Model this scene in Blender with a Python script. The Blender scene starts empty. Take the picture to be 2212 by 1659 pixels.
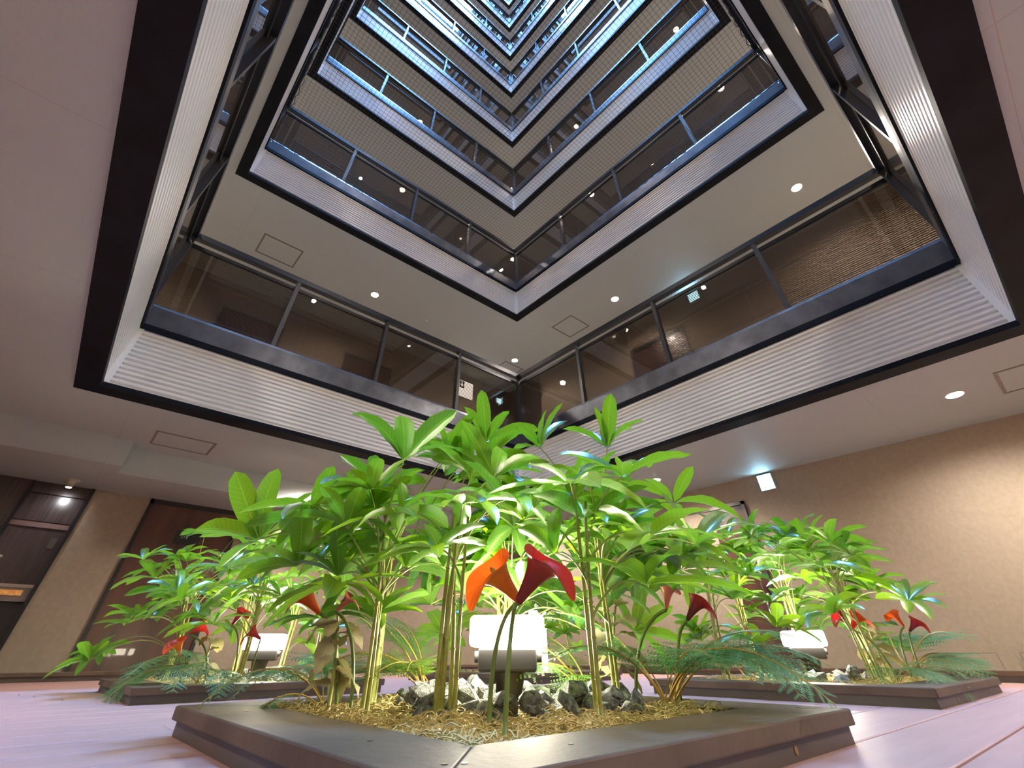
import bpy, bmesh, math, random
from mathutils import Vector, Matrix
S = bpy.context.scene
COL = S.collection
PI = math.pi
R = math.radians
# ------------------------------------------------------------------ camera
# all coordinates below are written with the camera at the origin; everything is lifted by LIFT at the end so the deck is z = 0
LIFT = 0.144
F, PIT, ROL, YAW = 909.12, .7067, -.0062, .7158
SX, SY = -11.2, -188.9
cam_d = bpy.data.cameras.new('camera')
cam = bpy.data.objects.new('camera', cam_d); COL.objects.link(cam)
sy, cy = math.sin(YAW), math.cos(YAW)
fw = Vector((sy*math.cos(PIT), cy*math.cos(PIT), math.sin(PIT)))
r0 = Vector((cy, -sy, 0)); u0 = r0.cross(fw)
rt = math.cos(ROL)*r0+math.sin(ROL)*u0; up = -math.sin(ROL)*r0+math.cos(ROL)*u0
cam.matrix_world = Matrix(((rt.x, up.x, -fw.x, 0), (rt.y, up.y, -fw.y, 0), (rt.z, up.z, -fw.z, 0), (0, 0, 0, 1)))
cam_d.sensor_width = 36; cam_d.lens = 36*F/2212
cam_d.shift_x = -SX/2212; cam_d.shift_y = SY/2212
cam_d.clip_start = .02; cam_d.clip_end = 200
S.camera = cam
# ------------------------------------------------------------------ colour management, sampling
vs = S.view_settings
S.display_settings.display_device = 'sRGB'
vs.view_transform = 'Standard'; vs.look = 'None'; vs.exposure = 0.0; vs.gamma = 1; vs.use_curve_mapping = False
cyc = S.cycles
cyc.use_denoising = True
cyc.max_bounces = 9; cyc.diffuse_bounces = 5; cyc.glossy_bounces = 4; cyc.transparent_max_bounces = 24
cyc.transmission_bounces = 4; cyc.sample_clamp_indirect = 6; cyc.caustics_reflective = False; cyc.caustics_refractive = False
cyc.use_light_tree = True
# ------------------------------------------------------------------ sky (blue dusk light falling down the open shaft)
SKY = 230.0
w = bpy.data.worlds.new('world'); S.world = w; w.use_nodes = True
bg = w.node_tree.nodes['Background']; bg.inputs[0].default_value = (.17, .45, 1.0, 1); bg.inputs[1].default_value = SKY
NLEV = 10
Z1 = 1.632; HF = 2.9
def zs(k): return Z1+HF*(k-1)
X0, X1, Y0, Y1 = -.478, 3.948, -.53, 4.28       # the atrium opening
WX0, WX1, WY0, WY1 = -2.3, 5.75, -2.3, 6.55     # corridor walls
DZ = -.144                                      # deck
CZ = -.56                                       # corridor floor beside the deck
TOPZ = zs(NLEV)+HF
pl = bpy.data.lights.new('sky_portal', 'AREA'); pl.shape = 'RECTANGLE'; pl.size = X1-X0; pl.size_y = Y1-Y0
pl.cycles.is_portal = True
po = bpy.data.objects.new('sky_portal', pl); COL.objects.link(po); po.location = ((X0+X1)/2, (Y0+Y1)/2, TOPZ)
LAMP_W = 210.0       # watts of a corridor downlight
GARDEN = 105.0      # radiance of the planter lamp heads

# ------------------------------------------------------------------ materials
def mat(name, col, rough=.5, metal=0, spec=.5, coat=0, noise=0, nscale=8, ncol=None, bump=0, bscale=60, emit=None, estr=0, stretch=None, sheen=0):
    m = bpy.data.materials.new(name); m.use_nodes = True; nt = m.node_tree; n = nt.nodes; l = nt.links
    b = n['Principled BSDF']
    b.inputs['Base Color'].default_value = (*col, 1); b.inputs['Roughness'].default_value = rough
    b.inputs['Metallic'].default_value = metal; b.inputs['Specular IOR Level'].default_value = spec
    b.inputs['Coat Weight'].default_value = coat
    if emit: b.inputs['Emission Color'].default_value = (*emit, 1); b.inputs['Emission Strength'].default_value = estr
    if noise or bump:
        tc = n.new('ShaderNodeTexCoord'); mp = n.new('ShaderNodeMapping'); l.new(tc.outputs['Object'], mp.inputs[0])
        if stretch: mp.inputs['Scale'].default_value = stretch
    if noise:
        t = n.new('ShaderNodeTexNoise'); t.inputs['Scale'].default_value = nscale; t.inputs['Detail'].default_value = 5
        l.new(mp.outputs[0], t.inputs[0])
        cr = n.new('ShaderNodeValToRGB'); cr.color_ramp.elements[0].position = .35; cr.color_ramp.elements[1].position = .65
        c2 = ncol or tuple(min(1, c*(1+noise)) for c in col)
        cr.color_ramp.elements[0].color = (*col, 1); cr.color_ramp.elements[1].color = (*c2, 1)
        l.new(t.outputs[0], cr.inputs[0]); l.new(cr.outputs[0], b.inputs['Base Color'])
    if bump:
        t2 = n.new('ShaderNodeTexNoise'); t2.inputs['Scale'].default_value = bscale; t2.inputs['Detail'].default_value = 3
        l.new(mp.outputs[0], t2.inputs[0]); bp = n.new('ShaderNodeBump'); bp.inputs['Strength'].default_value = bump
        bp.inputs['Distance'].default_value = .01
        l.new(t2.outputs[0], bp.inputs['Height']); l.new(bp.outputs[0], b.inputs['Normal'])
    return m

def emission(name, col, strength):
    m = bpy.data.materials.new(name); m.use_nodes = True; nt = m.node_tree
    nt.nodes.clear(); e = nt.nodes.new('ShaderNodeEmission'); o = nt.nodes.new('ShaderNodeOutputMaterial')
    e.inputs[0].default_value = (*col, 1); e.inputs[1].default_value = strength
    nt.links.new(e.outputs[0], o.inputs[0]); return m

def ceiling_mat():
    """painted board soffit with hairline board joints"""
    m = mat('soffit_board', (.465, .50, .51), .6, bump=.25, bscale=220)
    nt = m.node_tree; n = nt.nodes; l = nt.links; b = n['Principled BSDF']
    g = n.new('ShaderNodeNewGeometry'); sp = n.new('ShaderNodeSeparateXYZ'); l.new(g.outputs['Position'], sp.inputs[0])
    outs = []
    for ax, pitch, off in ((0, 1.82, .236), (1, 1.214, -.49)):
        a = n.new('ShaderNodeMath'); a.operation = 'ADD'; a.inputs[1].default_value = off+pitch*20; l.new(sp.outputs[ax], a.inputs[0])
        q = n.new('ShaderNodeMath'); q.operation = 'PINGPONG'; q.inputs[1].default_value = pitch/2; l.new(a.outputs[0], q.inputs[0])
        c = n.new('ShaderNodeMath'); c.operation = 'LESS_THAN'; c.inputs[1].default_value = .0018; l.new(q.outputs[0], c.inputs[0]); outs.append(c)
    mx = n.new('ShaderNodeMath'); mx.operation = 'MAXIMUM'; l.new(outs[0].outputs[0], mx.inputs[0]); l.new(outs[1].outputs[0], mx.inputs[1])
    mc = n.new('ShaderNodeMix'); mc.data_type = 'RGBA'; mc.inputs[6].default_value = (.465, .50, .51, 1); mc.inputs[7].default_value = (.42, .37, .35, 1)
    l.new(mx.outputs[0], mc.inputs[0]); l.new(mc.outputs[2], b.inputs['Base Color'])
    return m

def glass_mat():
    m = bpy.data.materials.new('tinted_glass'); m.use_nodes = True; nt = m.node_tree; n = nt.nodes; l = nt.links; n.clear()
    o = n.new('ShaderNodeOutputMaterial'); tr = n.new('ShaderNodeBsdfTransparent'); tr.inputs[0].default_value = (.60, .57, .54, 1)
    gl = n.new('ShaderNodeBsdfGlossy'); gl.inputs['Roughness'].default_value = .0; gl.inputs[0].default_value = (1, 1, 1, 1)
    fr = n.new('ShaderNodeFresnel'); ge = n.new('ShaderNodeNewGeometry'); ir = n.new('ShaderNodeMapRange')
    ir.inputs[3].default_value = 1.6; ir.inputs[4].default_value = 1/1.6; l.new(ge.outputs['Backfacing'], ir.inputs[0]); l.new(ir.outputs[0], fr.inputs[0])
    mx = n.new('ShaderNodeMixShader'); l.new(fr.outputs[0], mx.inputs[0]); l.new(tr.outputs[0], mx.inputs[1]); l.new(gl.outputs[0], mx.inputs[2])
    l.new(mx.outputs[0], o.inputs[0]); return m

def leaf_mat(name, top, under, vein, trans, tw=.4, rough=.36, nv=13, coat=1.0):
    m = bpy.data.materials.new(name); m.use_nodes = True; nt = m.node_tree; n = nt.nodes; l = nt.links
    b = n['Principled BSDF']; out = n['Material Output']
    b.inputs['Roughness'].default_value = rough; b.inputs['Coat Weight'].default_value = coat; b.inputs['Coat Roughness'].default_value = .27; b.inputs['Coat IOR'].default_value = 2.1
    geo = n.new('ShaderNodeNewGeometry'); inf = n.new('ShaderNodeObjectInfo')
    hs = n.new('ShaderNodeHueSaturation'); hs.inputs['Color'].default_value = (*top, 1)
    mr = n.new('ShaderNodeMapRange'); mr.inputs[3].default_value = .47; mr.inputs[4].default_value = .525; l.new(inf.outputs['Random'], mr.inputs[0]); l.new(mr.outputs[0], hs.inputs['Hue'])
    cw = n.new('ShaderNodeMath'); cw.operation = 'MULTIPLY_ADD'; cw.inputs[1].default_value = -coat*.85; cw.inputs[2].default_value = coat; l.new(geo.outputs['Backfacing'], cw.inputs[0]); l.new(cw.outputs[0], b.inputs['Coat Weight'])
    m1 = n.new('ShaderNodeMix'); m1.data_type = 'RGBA'; l.new(geo.outputs['Backfacing'], m1.inputs[0]); l.new(hs.outputs[0], m1.inputs[6]); m1.inputs[7].default_value = (*under, 1)
    uv = n.new('ShaderNodeUVMap'); sp = n.new('ShaderNodeSeparateXYZ'); l.new(uv.outputs[0], sp.inputs[0])
    a = n.new('ShaderNodeMath'); a.operation = 'SUBTRACT'; a.inputs[1].default_value = .5; l.new(sp.outputs[0], a.inputs[0])
    ab = n.new('ShaderNodeMath'); ab.operation = 'ABSOLUTE'; l.new(a.outputs[0], ab.inputs[0])
    mid = n.new('ShaderNodeMath'); mid.operation = 'LESS_THAN'; mid.inputs[1].default_value = .025; l.new(ab.outputs[0], mid.inputs[0])
    v1 = n.new('ShaderNodeMath'); v1.operation = 'MULTIPLY'; v1.inputs[1].default_value = nv; l.new(sp.outputs[1], v1.inputs[0])
    v2 = n.new('ShaderNodeMath'); v2.operation = 'MULTIPLY_ADD'; v2.inputs[1].default_value = -3.5; l.new(ab.outputs[0], v2.inputs[0]); l.new(v1.outputs[0], v2.inputs[2])
    fr = n.new('ShaderNodeMath'); fr.operation = 'FRACT'; l.new(v2.outputs[0], fr.inputs[0])
    lt = n.new('ShaderNodeMath'); lt.operation = 'LESS_THAN'; lt.inputs[1].default_value = .16; l.new(fr.outputs[0], lt.inputs[0])
    sc = n.new('ShaderNodeMath'); sc.operation = 'MULTIPLY'; sc.inputs[1].default_value = .35; l.new(lt.outputs[0], sc.inputs[0])
    mxv = n.new('ShaderNodeMath'); mxv.operation = 'MAXIMUM'; l.new(mid.outputs[0], mxv.inputs[0]); l.new(sc.outputs[0], mxv.inputs[1])
    m2 = n.new('ShaderNodeMix'); m2.data_type = 'RGBA'; l.new(mxv.outputs[0], m2.inputs[0]); l.new(m1.outputs[2], m2.inputs[6]); m2.inputs[7].default_value = (*vein, 1)
    l.new(m2.outputs[2], b.inputs['Base Color'])
    bp = n.new('ShaderNodeBump'); bp.inputs['Strength'].default_value = .25; bp.inputs['Distance'].default_value = .002; l.new(fr.outputs[0], bp.inputs['Height']); l.new(bp.outputs[0], b.inputs['Normal'])
    t = n.new('ShaderNodeBsdfTranslucent'); t.inputs[0].default_value = (*trans, 1)
    ms = n.new('ShaderNodeMixShader'); ms.inputs[0].default_value = tw
    l.new(b.outputs[0], ms.inputs[1]); l.new(t.outputs[0], ms.inputs[2]); l.new(ms.outputs[0], out.inputs[0])
    return m

M = dict(
 soffit=ceiling_mat(),
 wallp=mat('vinyl_wallcovering', (.33, .265, .195), .55, noise=.12, nscale=30, bump=.35, bscale=260),
 black=mat('black_edge_trim', (.005, .0055, .008), .55, spec=.1, noise=.8, nscale=5),
 white=mat('white_corrugated_cladding', (.86, .84, .82), .28, spec=.6),
 steel=mat('dark_galvanised_steel', (.12, .125, .14), .3, metal=.75, noise=.55, nscale=6, bump=.05, bscale=30),
 rail=mat('dark_grey_powder_coat', (.014, .015, .018), .35, metal=.3),
 post=mat('grey_post_metal', (.06, .06, .063), .35, metal=.5),
 slat=mat('brown_slat', (.36, .29, .225), .45),
 glass=glass_mat(),
 net=mat('net_cord', (.04, .045, .055), .5),
 rope=mat('net_rope', (.05, .05, .06), .5),
 chrome=mat('chrome', (.6, .6, .62), .12, metal=1),
 deck=mat('composite_deck', (.48, .295, .27), .5, noise=.12, nscale=3, stretch=(1, 12, 1), bump=.1, bscale=90),
 under=mat('dark_void', (.02, .018, .017), .9),
 carpet=mat('pale_bounce_floor', (.42, .40, .39), .8),  # unseen floor, lightened so lamp light bounces up to the soffits
 plant_cap=mat('weathered_brown_board', (.098, .072, .056), .6, spec=.15, noise=.6, nscale=5, ncol=(.15, .11, .082), stretch=(1, 1, 1), bump=.12, bscale=70),
 plant_base=mat('dark_brown_board', (.075, .06, .05), .5, noise=.3, nscale=6),
 soil=mat('moss_bed', (.34, .26, .10), .9, noise=.8, nscale=60, bump=1, bscale=120),
 moss=mat('dry_curly_moss', (.62, .50, .22), .7),
 rock=mat('slate_chip', (.075, .09, .11), .7, noise=1.2, nscale=1.7, ncol=(.38, .39, .38), bump=.8, bscale=9),
 stem=mat('yellow_green_stem', (.26, .28, .05), .4, noise=.5, nscale=40, ncol=(.42, .42, .12)),
 petiole=mat('pale_petiole', (.36, .40, .13), .4),
 fernstem=mat('golden_fern_stem', (.42, .27, .06), .5),
 bloomstem=mat('lily_stem', (.13, .20, .04), .35, coat=.3),
 spadix=mat('yellow_spadix', (.7, .45, .08), .6),
 lampbody=mat('black_lamp_body', (.02, .019, .02), .55, spec=.3),
 garden=emission('garden_lamp_diffuser', (1, .90, .68), GARDEN),
 disc=emission('downlight_lens', (1, .80, .58), 60),
 discw=emission('white_lens', (1, .95, .9), 30),
 trimring=mat('white_ring', (.75, .72, .68), .4),
 hatch=mat('hatch_frame', (.20, .165, .15), .5),
 door=mat('dark_walnut_veneer', (.055, .024, .017), .32, noise=.9, nscale=2.2, ncol=(.11, .045, .03), stretch=(3, 3, .35), coat=.15),
 doorframe=mat('dark_door_frame', (.03, .027, .027), .35, metal=.3),
 frame_g=mat('grey_door_frame', (.10, .09, .085), .35, metal=.5),
 darkwood=mat('black_stained_oak', (.035, .024, .024), .25, noise=1.0, nscale=6, ncol=(.06, .042, .04), stretch=(14, 14, .6), coat=.3),
 plate=mat('black_plate', (.02, .018, .018), .3),
 ink=mat('silver_lettering', (.7, .68, .62), .35, metal=.4),
 orange=mat('orange_strip', (.75, .26, .04), .4, noise=.7, nscale=30, ncol=(.95, .62, .25), emit=(1, .4, .08), estr=.15),
 exitm=emission('exit_sign_face', (.42, .80, 1), 7),
 exith=mat('exit_sign_housing', (.6, .65, .68), .4),
 signw=emission('lit_sign_face', (1, .95, .88), 5),
 signd=mat('sign_dark_square', (.03, .03, .035), .4),
 sprink=mat('off_white_plastic', (.6, .55, .46), .4),
 screw=mat('screw', (.14, .12, .10), .35, metal=.8),
 brass=mat('brass_cap', (.45, .28, .10), .35, metal=.8),
)
M['leaf'] = leaf_mat('umbrella_plant_leaf', (.028, .145, .010), (.12, .24, .035), (.40, .52, .15), (.36, .66, .02), tw=.46)
M['leafb'] = leaf_mat('umbrella_plant_leaf_dark', (.028, .115, .022), (.09, .19, .035), (.34, .46, .14), (.22, .52, .02), tw=.42)
M['fern'] = leaf_mat('fern_leaf', (.05, .17, .05), (.10, .25, .06), (.10, .22, .06), (.34, .60, .06), tw=.45, coat=.05, rough=.5)
M['ferny'] = leaf_mat('fern_leaf_blue', (.065, .24, .10), (.11, .30, .12), (.08, .22, .11), (.2, .5, .2), tw=.35, coat=.1, rough=.45)
M['felt'] = leaf_mat('felted_cream_leaf', (.38, .34, .20), (.40, .36, .24), (.50, .46, .30), (.45, .40, .18), tw=.3, coat=0, rough=.9, nv=9)
def bloom(name, c, u, t): return leaf_mat(name, c, u, tuple(x*1.15 for x in c), t, tw=.35, coat=.2, rough=.4, nv=3)
M['b_orange'] = bloom('orange_petal', (.80, .13, .01), (.55, .03, .02), (.9, .15, .01))
M['b_dark'] = bloom('maroon_petal', (.16, .012, .025), (.05, .008, .02), (.45, .01, .02))
M['b_red'] = bloom('red_petal', (.5, .02, .02), (.3, .01, .015), (.7, .02, .02))
M['b_pink'] = bloom('pink_petal', (.65, .16, .14), (.55, .12, .10), (.8, .2, .15))

# ------------------------------------------------------------------ helpers
def link(o): COL.objects.link(o); return o
def mesh(name, verts, faces, m, parent=None, smooth=False, uvs=None, mats=None, fm=None):
    me = bpy.data.meshes.new(name); me.from_pydata([tuple(v) for v in verts], [], faces)
    for x in (mats or [m]): me.materials.append(x)
    if fm: me.polygons.foreach_set('material_index', fm)
    if uvs:
        ul = me.uv_layers.new(name='UVMap')
        for i, lp in enumerate(me.loops): ul.data[i].uv = uvs[lp.vertex_index]
    if smooth: me.polygons.foreach_set('use_smooth', [True]*len(me.polygons))
    me.update()
    o = bpy.data.objects.new(name, me); link(o)
    if parent: o.parent = parent
    return o
class MB:
    def __init__(s): s.v = []; s.f = []; s.uv = []; s.fm = []
    def box(s, a, b, fm=0):
        n = len(s.v); x0, y0, z0 = a; x1, y1, z1 = b
        x0, x1 = min(x0, x1), max(x0, x1); y0, y1 = min(y0, y1), max(y0, y1); z0, z1 = min(z0, z1), max(z0, z1)
        s.v += [(x0,y0,z0),(x1,y0,z0),(x1,y1,z0),(x0,y1,z0),(x0,y0,z1),(x1,y0,z1),(x1,y1,z1),(x0,y1,z1)]
        s.f += [(n,n+3,n+2,n+1),(n+4,n+5,n+6,n+7),(n,n+1,n+5,n+4),(n+1,n+2,n+6,n+5),(n+2,n+3,n+7,n+6),(n+3,n,n+4,n+7)]
        s.fm += [fm]*6; return s
    def hexa(s, bot, top, fm=0):
        n = len(s.v); s.v += list(bot)+list(top)
        s.f += [(n+3,n+2,n+1,n),(n+4,n+5,n+6,n+7),(n,n+1,n+5,n+4),(n+1,n+2,n+6,n+5),(n+2,n+3,n+7,n+6),(n+3,n,n+4,n+7)]
        s.fm += [fm]*6; return s
    def tube(s, pts, rads, seg=6, fm=0, cap=True):
        pts = [Vector(p) for p in pts]; n0 = len(s.v); N = len(pts)
        if not hasattr(rads, '__len__'): rads = [rads]*N
        ref = Vector((0, 0, 1))
        d0 = (pts[-1]-pts[0])
        if abs(d0.normalized().z) > .9: ref = Vector((1, 0, 0))
        for i, p in enumerate(pts):
            d = (pts[min(i+1, N-1)]-pts[max(i-1, 0)]).normalized()
            a = d.cross(ref); a = a.normalized() if a.length > 1e-6 else Vector((1, 0, 0)); b = d.cross(a)
            for j in range(seg):
                t = 2*PI*j/seg; s.v.append(tuple(p+(a*math.cos(t)+b*math.sin(t))*rads[i]))
        for i in range(N-1):
            for j in range(seg):
                k = (j+1) % seg; s.f.append((n0+i*seg+j, n0+i*seg+k, n0+(i+1)*seg+k, n0+(i+1)*seg+j)); s.fm.append(fm)
        if cap:
            s.f.append(tuple(n0+j for j in range(seg))); s.f.append(tuple(n0+(N-1)*seg+j for j in reversed(range(seg)))); s.fm += [fm, fm]
        return s
    def build(s, name, m, parent=None, smooth=False, mats=None):
        return mesh(name, s.v, s.f, m, parent, smooth, None, mats, s.fm if mats else None)
def bevel(o, w=.004, seg=2):
    b = o.modifiers.new('bevel', 'BEVEL'); b.width = w; b.segments = seg; b.limit_method = 'ANGLE'; b.angle_limit = R(40); return o
def struct(o): o['kind'] = 'structure'; return o
def tag(o, label, cat, group=None, kind=None):
    o['label'] = label; o['category'] = cat
    if group: o['group'] = group
    if kind: o['kind'] = kind
    return o
def empty(name, loc, label, cat, group=None, rz=0):
    o = bpy.data.objects.new(name, None); link(o); o.location = loc; o.rotation_euler = (0, 0, rz); o.empty_display_size = .1
    return tag(o, label, cat, group)
def inst(name, me, parent=None, loc=(0,0,0), rot=None, scale=1):
    o = bpy.data.objects.new(name, me); link(o)
    if parent: o.parent = parent
    o.location = loc
    if rot is not None:
        if isinstance(rot, Matrix): o.rotation_euler = rot.to_euler()
        else: o.rotation_euler = rot
    o.scale = (scale,)*3 if not hasattr(scale, '__len__') else scale
    return o
def copy_tree(o, parent=None):
    c = o.copy(); link(c)
    if parent is not None: c.parent = parent
    for ch in list(o.children): copy_tree(ch, c)
    return c
def text_mesh(name, body, size, m, parent, mtx, ext=.001):
    cu = bpy.data.curves.new(name, 'FONT'); cu.body = body; cu.size = size; cu.extrude = ext; cu.align_x = 'CENTER'; cu.align_y = 'CENTER'
    tmp = bpy.data.objects.new(name, cu); link(tmp); bpy.context.view_layer.update()
    me = bpy.data.meshes.new_from_object(tmp.evaluated_get(bpy.context.evaluated_depsgraph_get()))
    bpy.data.objects.remove(tmp); me.materials.clear(); me.materials.append(m)
    o = bpy.data.objects.new(name, me); link(o); o.parent = parent; o.matrix_local = mtx; return o

# ------------------------------------------------------------------ the room shell
SIDES = {   # name: origin corner, run direction, inward-to-corridor direction, length
    'far_left':  (Vector((X1, Y1, 0)), Vector((-1, 0, 0)), Vector((0, 1, 0)), X1-X0),
    'far_right': (Vector((X1, Y0, 0)), Vector((0, 1, 0)), Vector((1, 0, 0)), Y1-Y0),
    'near_left': (Vector((X0, Y1, 0)), Vector((0, -1, 0)), Vector((-1, 0, 0)), Y1-Y0),
    'near_right':(Vector((X0, Y0, 0)), Vector((1, 0, 0)), Vector((0, -1, 0)), X1-X0)}
SIDE_TXT = {'far_left': 'left of the far corner', 'far_right': 'right of the far corner',
            'near_left': 'running up the left picture edge', 'near_right': 'running up the right picture edge'}
LEV_TXT = ['', 'lowest', 'second', 'third', 'fourth', 'fifth', 'sixth', 'seventh', 'eighth', 'ninth', 'topmost']

def ring(z0, z1, m, name, pad=0, x0=X0, x1=X1, y0=Y0, y1=Y1, ox0=WX0-.1, ox1=WX1+.2, oy0=WY0-.1, oy1=WY1+.1):
    b = MB(); e = .012
    x0 -= e; y0 -= e; x1 += e; y1 += e
    b.box((ox0, oy0, z0), (ox1, y0, z1)); b.box((ox0, y1, z0), (ox1, oy1, z1))
    b.box((ox0, y0, z0), (x0, y1, z1)); b.box((x1, y0, z0), (ox1, y1, z1))
    return struct(b.build(name, m))
for k in range(1, NLEV+1):
    ring(zs(k), zs(k)+.56, M['soffit'], 'ceiling')
    ring(zs(k)+.56, zs(k)+.60, M['carpet'], 'floor')
# roof collar above the top ring closes the corridors
ring(zs(NLEV)+HF, zs(NLEV)+HF+.3, M['soffit'], 'ceiling')
# deck and the lower corridor floor around it
b = MB(); rnd = random.Random(4)
y = -2.3; BW = .2
i = 0
while y < 5.95:
    xs = [-2.3, rnd.uniform(-.5, 1.2), rnd.uniform(2.6, 3.6), 4.74]
    for a, c in zip(xs, xs[1:]): b.box((a+.0015, y+.0042, DZ-.03), (c-.0015, min(y+BW, 5.96)-.0042, DZ))
    y += BW; i += 1
floor = struct(b.build('floor', M['deck'])); floor.name = 'floor_deck'; bevel(floor, .002, 1)
struct(MB().box((-2.4, -2.4, DZ-.1), (4.76, 5.97, DZ-.032)).build('floor_shade_slab', M['under']))  # solid slab coloured near black as the shade below the board gaps
struct(MB().box((-2.4, -2.4, CZ-.1), (6.1, 6.8, CZ)).build('floor', M['carpet']))
# deck rim : cap board and skirt, along the far-left and far-right corridors
for nm, a, c, a2, c2 in (('trim_1', (-2.4, 5.93, -.112), (4.87, 6.08, -.086), (-2.4, 5.95, -.2), (4.85, 6.06, -.112)),
                 ('trim_2', (4.72, -2.4, -.112), (4.87, 5.93, -.086), (4.74, -2.4, -.2), (4.85, 5.93, -.112))):
    o = struct(MB().box(a, c).build(nm, M['plant_cap'])); bevel(o, .004)
    struct(MB().box(a2, c2).build(nm.replace('trim_', 'trim_1'), M['plant_base']))
# walls. ground floor right wall follows the slight skew seen in the photo
def wx(y): return 5.80-.052*y
b = MB(); b.hexa([(wx(-2.4), -2.4, CZ), (6.3, -2.4, CZ), (6.3, 6.7, CZ), (wx(6.7), 6.7, CZ)], [(wx(-2.4), -2.4, Z1+.01), (6.3, -2.4, Z1+.01), (6.3, 6.7, Z1+.01), (wx(6.7), 6.7, Z1+.01)])
struct(b.build('wall_right', M['wallp']))
# left wall with an alcove opening at x -.715 .. -.215
AX0, AX1 = -.715, -.215
b = MB(); b.box((AX1, WY1, CZ), (6.3, WY1+.5, Z1)); b.box((-2.4, WY1, 1.385), (AX1, WY1+.5, Z1)); b.box((-2.4, WY1+.25, CZ), (AX1, WY1+.5, 1.385))
struct(b.build('wall_left', M['wallp']))
# dark timber wall to the left of the alcove
b = MB(); b.box((-2.4, WY1-.02, CZ), (AX0, WY1+.25, 1.385)); struct(b.build('wall_timber', M['darkwood']))
struct(MB().box((WX0-.1, WY0-.1, CZ), (6.3, WY0, TOPZ)).build('wall_near_right', M['wallp']))
struct(MB().box((WX0-.1, WY0-.1, CZ), (WX0, 6.9, TOPZ)).build('wall_near_left', M['wallp']))
struct(MB().box((WX1, WY0, Z1+.1), (WX1+.3, 6.9, TOPZ)).build('wall_right', M['wallp']))
struct(MB().box((WX0, WY1, Z1), (WX1+.3, WY1+.3, TOPZ)).build('wall_left', M['wallp']))
for k in (1, 2, 3):
    struct(MB().box((4.95, WY1-.03, zs(k)+.6), (WX1-.03, WY1, zs(k)+HF)).build('wall_corner_panel', M['darkwood']))
    struct(MB().box((WX1-.03, 5.55, zs(k)+.6), (WX1, WY1, zs(k)+HF)).build('wall_corner_panel', M['darkwood']))
# bulkhead below the ground floor soffit on the left
b = MB(); b.box((-2.3, 5.49, 1.39), (-.097, WY1, Z1+.02)); b.box((-.097, 5.73, 1.385), (5.55, WY1, Z1+.02))
struct(b.build('ceiling_bulkhead', M['soffit']))

# ring edges : black trim, corrugated fascia, corner strips, steel channel
def along(side, pts2, name, m, t0, t1, z, smooth=False, close=True):
    """extrude a profile (offset toward corridor d, height h) along one side of the opening"""
    o, d, n, L = SIDES[side]; v = []; N = len(pts2)
    for dd, h in pts2:
        # mitre the ends so neighbouring sides meet
        a = o+d*(t0-dd if t0 == 0 else t0)+n*dd; a.z = z+h; v.append(a)
    for dd, h in pts2:
        a = o+d*((L+dd) if t1 is None else t1)+n*dd; a.z = z+h; v.append(a)
    f = [(i, (i+1) % N, N+(i+1) % N, N+i) for i in range(N if close else N-1)]
    if close: f += [tuple(range(N)), tuple(reversed(range(N, 2*N)))]
    return mesh(name, v, f, m, smooth=smooth)
NR = 13
prof = [(-.007, .0)]
p = .535/NR
for i in range(NR):
    z = i*p
    prof += [(-.007, z+.06*p), (-.007, z+.52*p), (.009, z+.62*p), (.009, z+.90*p)]
prof += [(-.007, .535)]
prof += [(.012, .535), (.012, 0)]
CH = [(-.012, .535), (-.012, .575), (.005, .5752), (.005, .775), (.011, .80), (.085, .80), (.085, .535)]
fixed = {}
for side in SIDES:
    for k in range(1, NLEV+1):
        t = .145 if k == 1 else .105
        for key, pr, m in (('edge'+str(k == 1), [(-.014, -.028), (-.014, .012), (.0, .012), (t, .0), (t, -.028)], M['black']), ('fascia', prof, M['white']), ('channel', CH, M['steel'])):
            kk = (side, key)
            if kk not in fixed:
                o = along(side, pr, {'e': 'trim_edge', 'f': 'trim_fascia', 'c': 'trim_channel'}[key[0]], m, 0, None, 0)
                fixed[kk] = o.data; o.location.z = zs(k)
            else:
                o = inst({'e': 'trim_edge', 'f': 'trim_fascia', 'c': 'trim_channel'}[key[0]], fixed[kk], None, (0, 0, zs(k)))
            struct(o)
    # dark lip under the channel
cs = MB()
for (x, y, dx, dy) in ((X1, Y1, -1, -1), (X0, Y1, 1, -1), (X1, Y0, -1, 1), (X0, Y0, 1, 1)):
    cs.box((x, y, .0), (x+dx*.045, y+dy*.008, .535)); cs.box((x, y, .0), (x+dx*.008, y+dy*.045, .535))
lp = MB()
for side, (o, d, n, L) in SIDES.items():
    a = o-n*.019; c = o+d*L+n*.0
    lp.box((a.x, a.y, .528), (c.x, c.y, .580))
for k in range(1, NLEV+1):
    for nm, mb, m in (('trim_corner', cs, M['white']), ('trim_lip', lp, M['black'])):
        if (nm,) not in fixed:
            o = mb.build(nm, m); fixed[(nm,)] = o.data; o.location.z = zs(k)
        else: o = inst(nm, fixed[(nm,)], None, (0, 0, zs(k)))
        struct(o)

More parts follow.
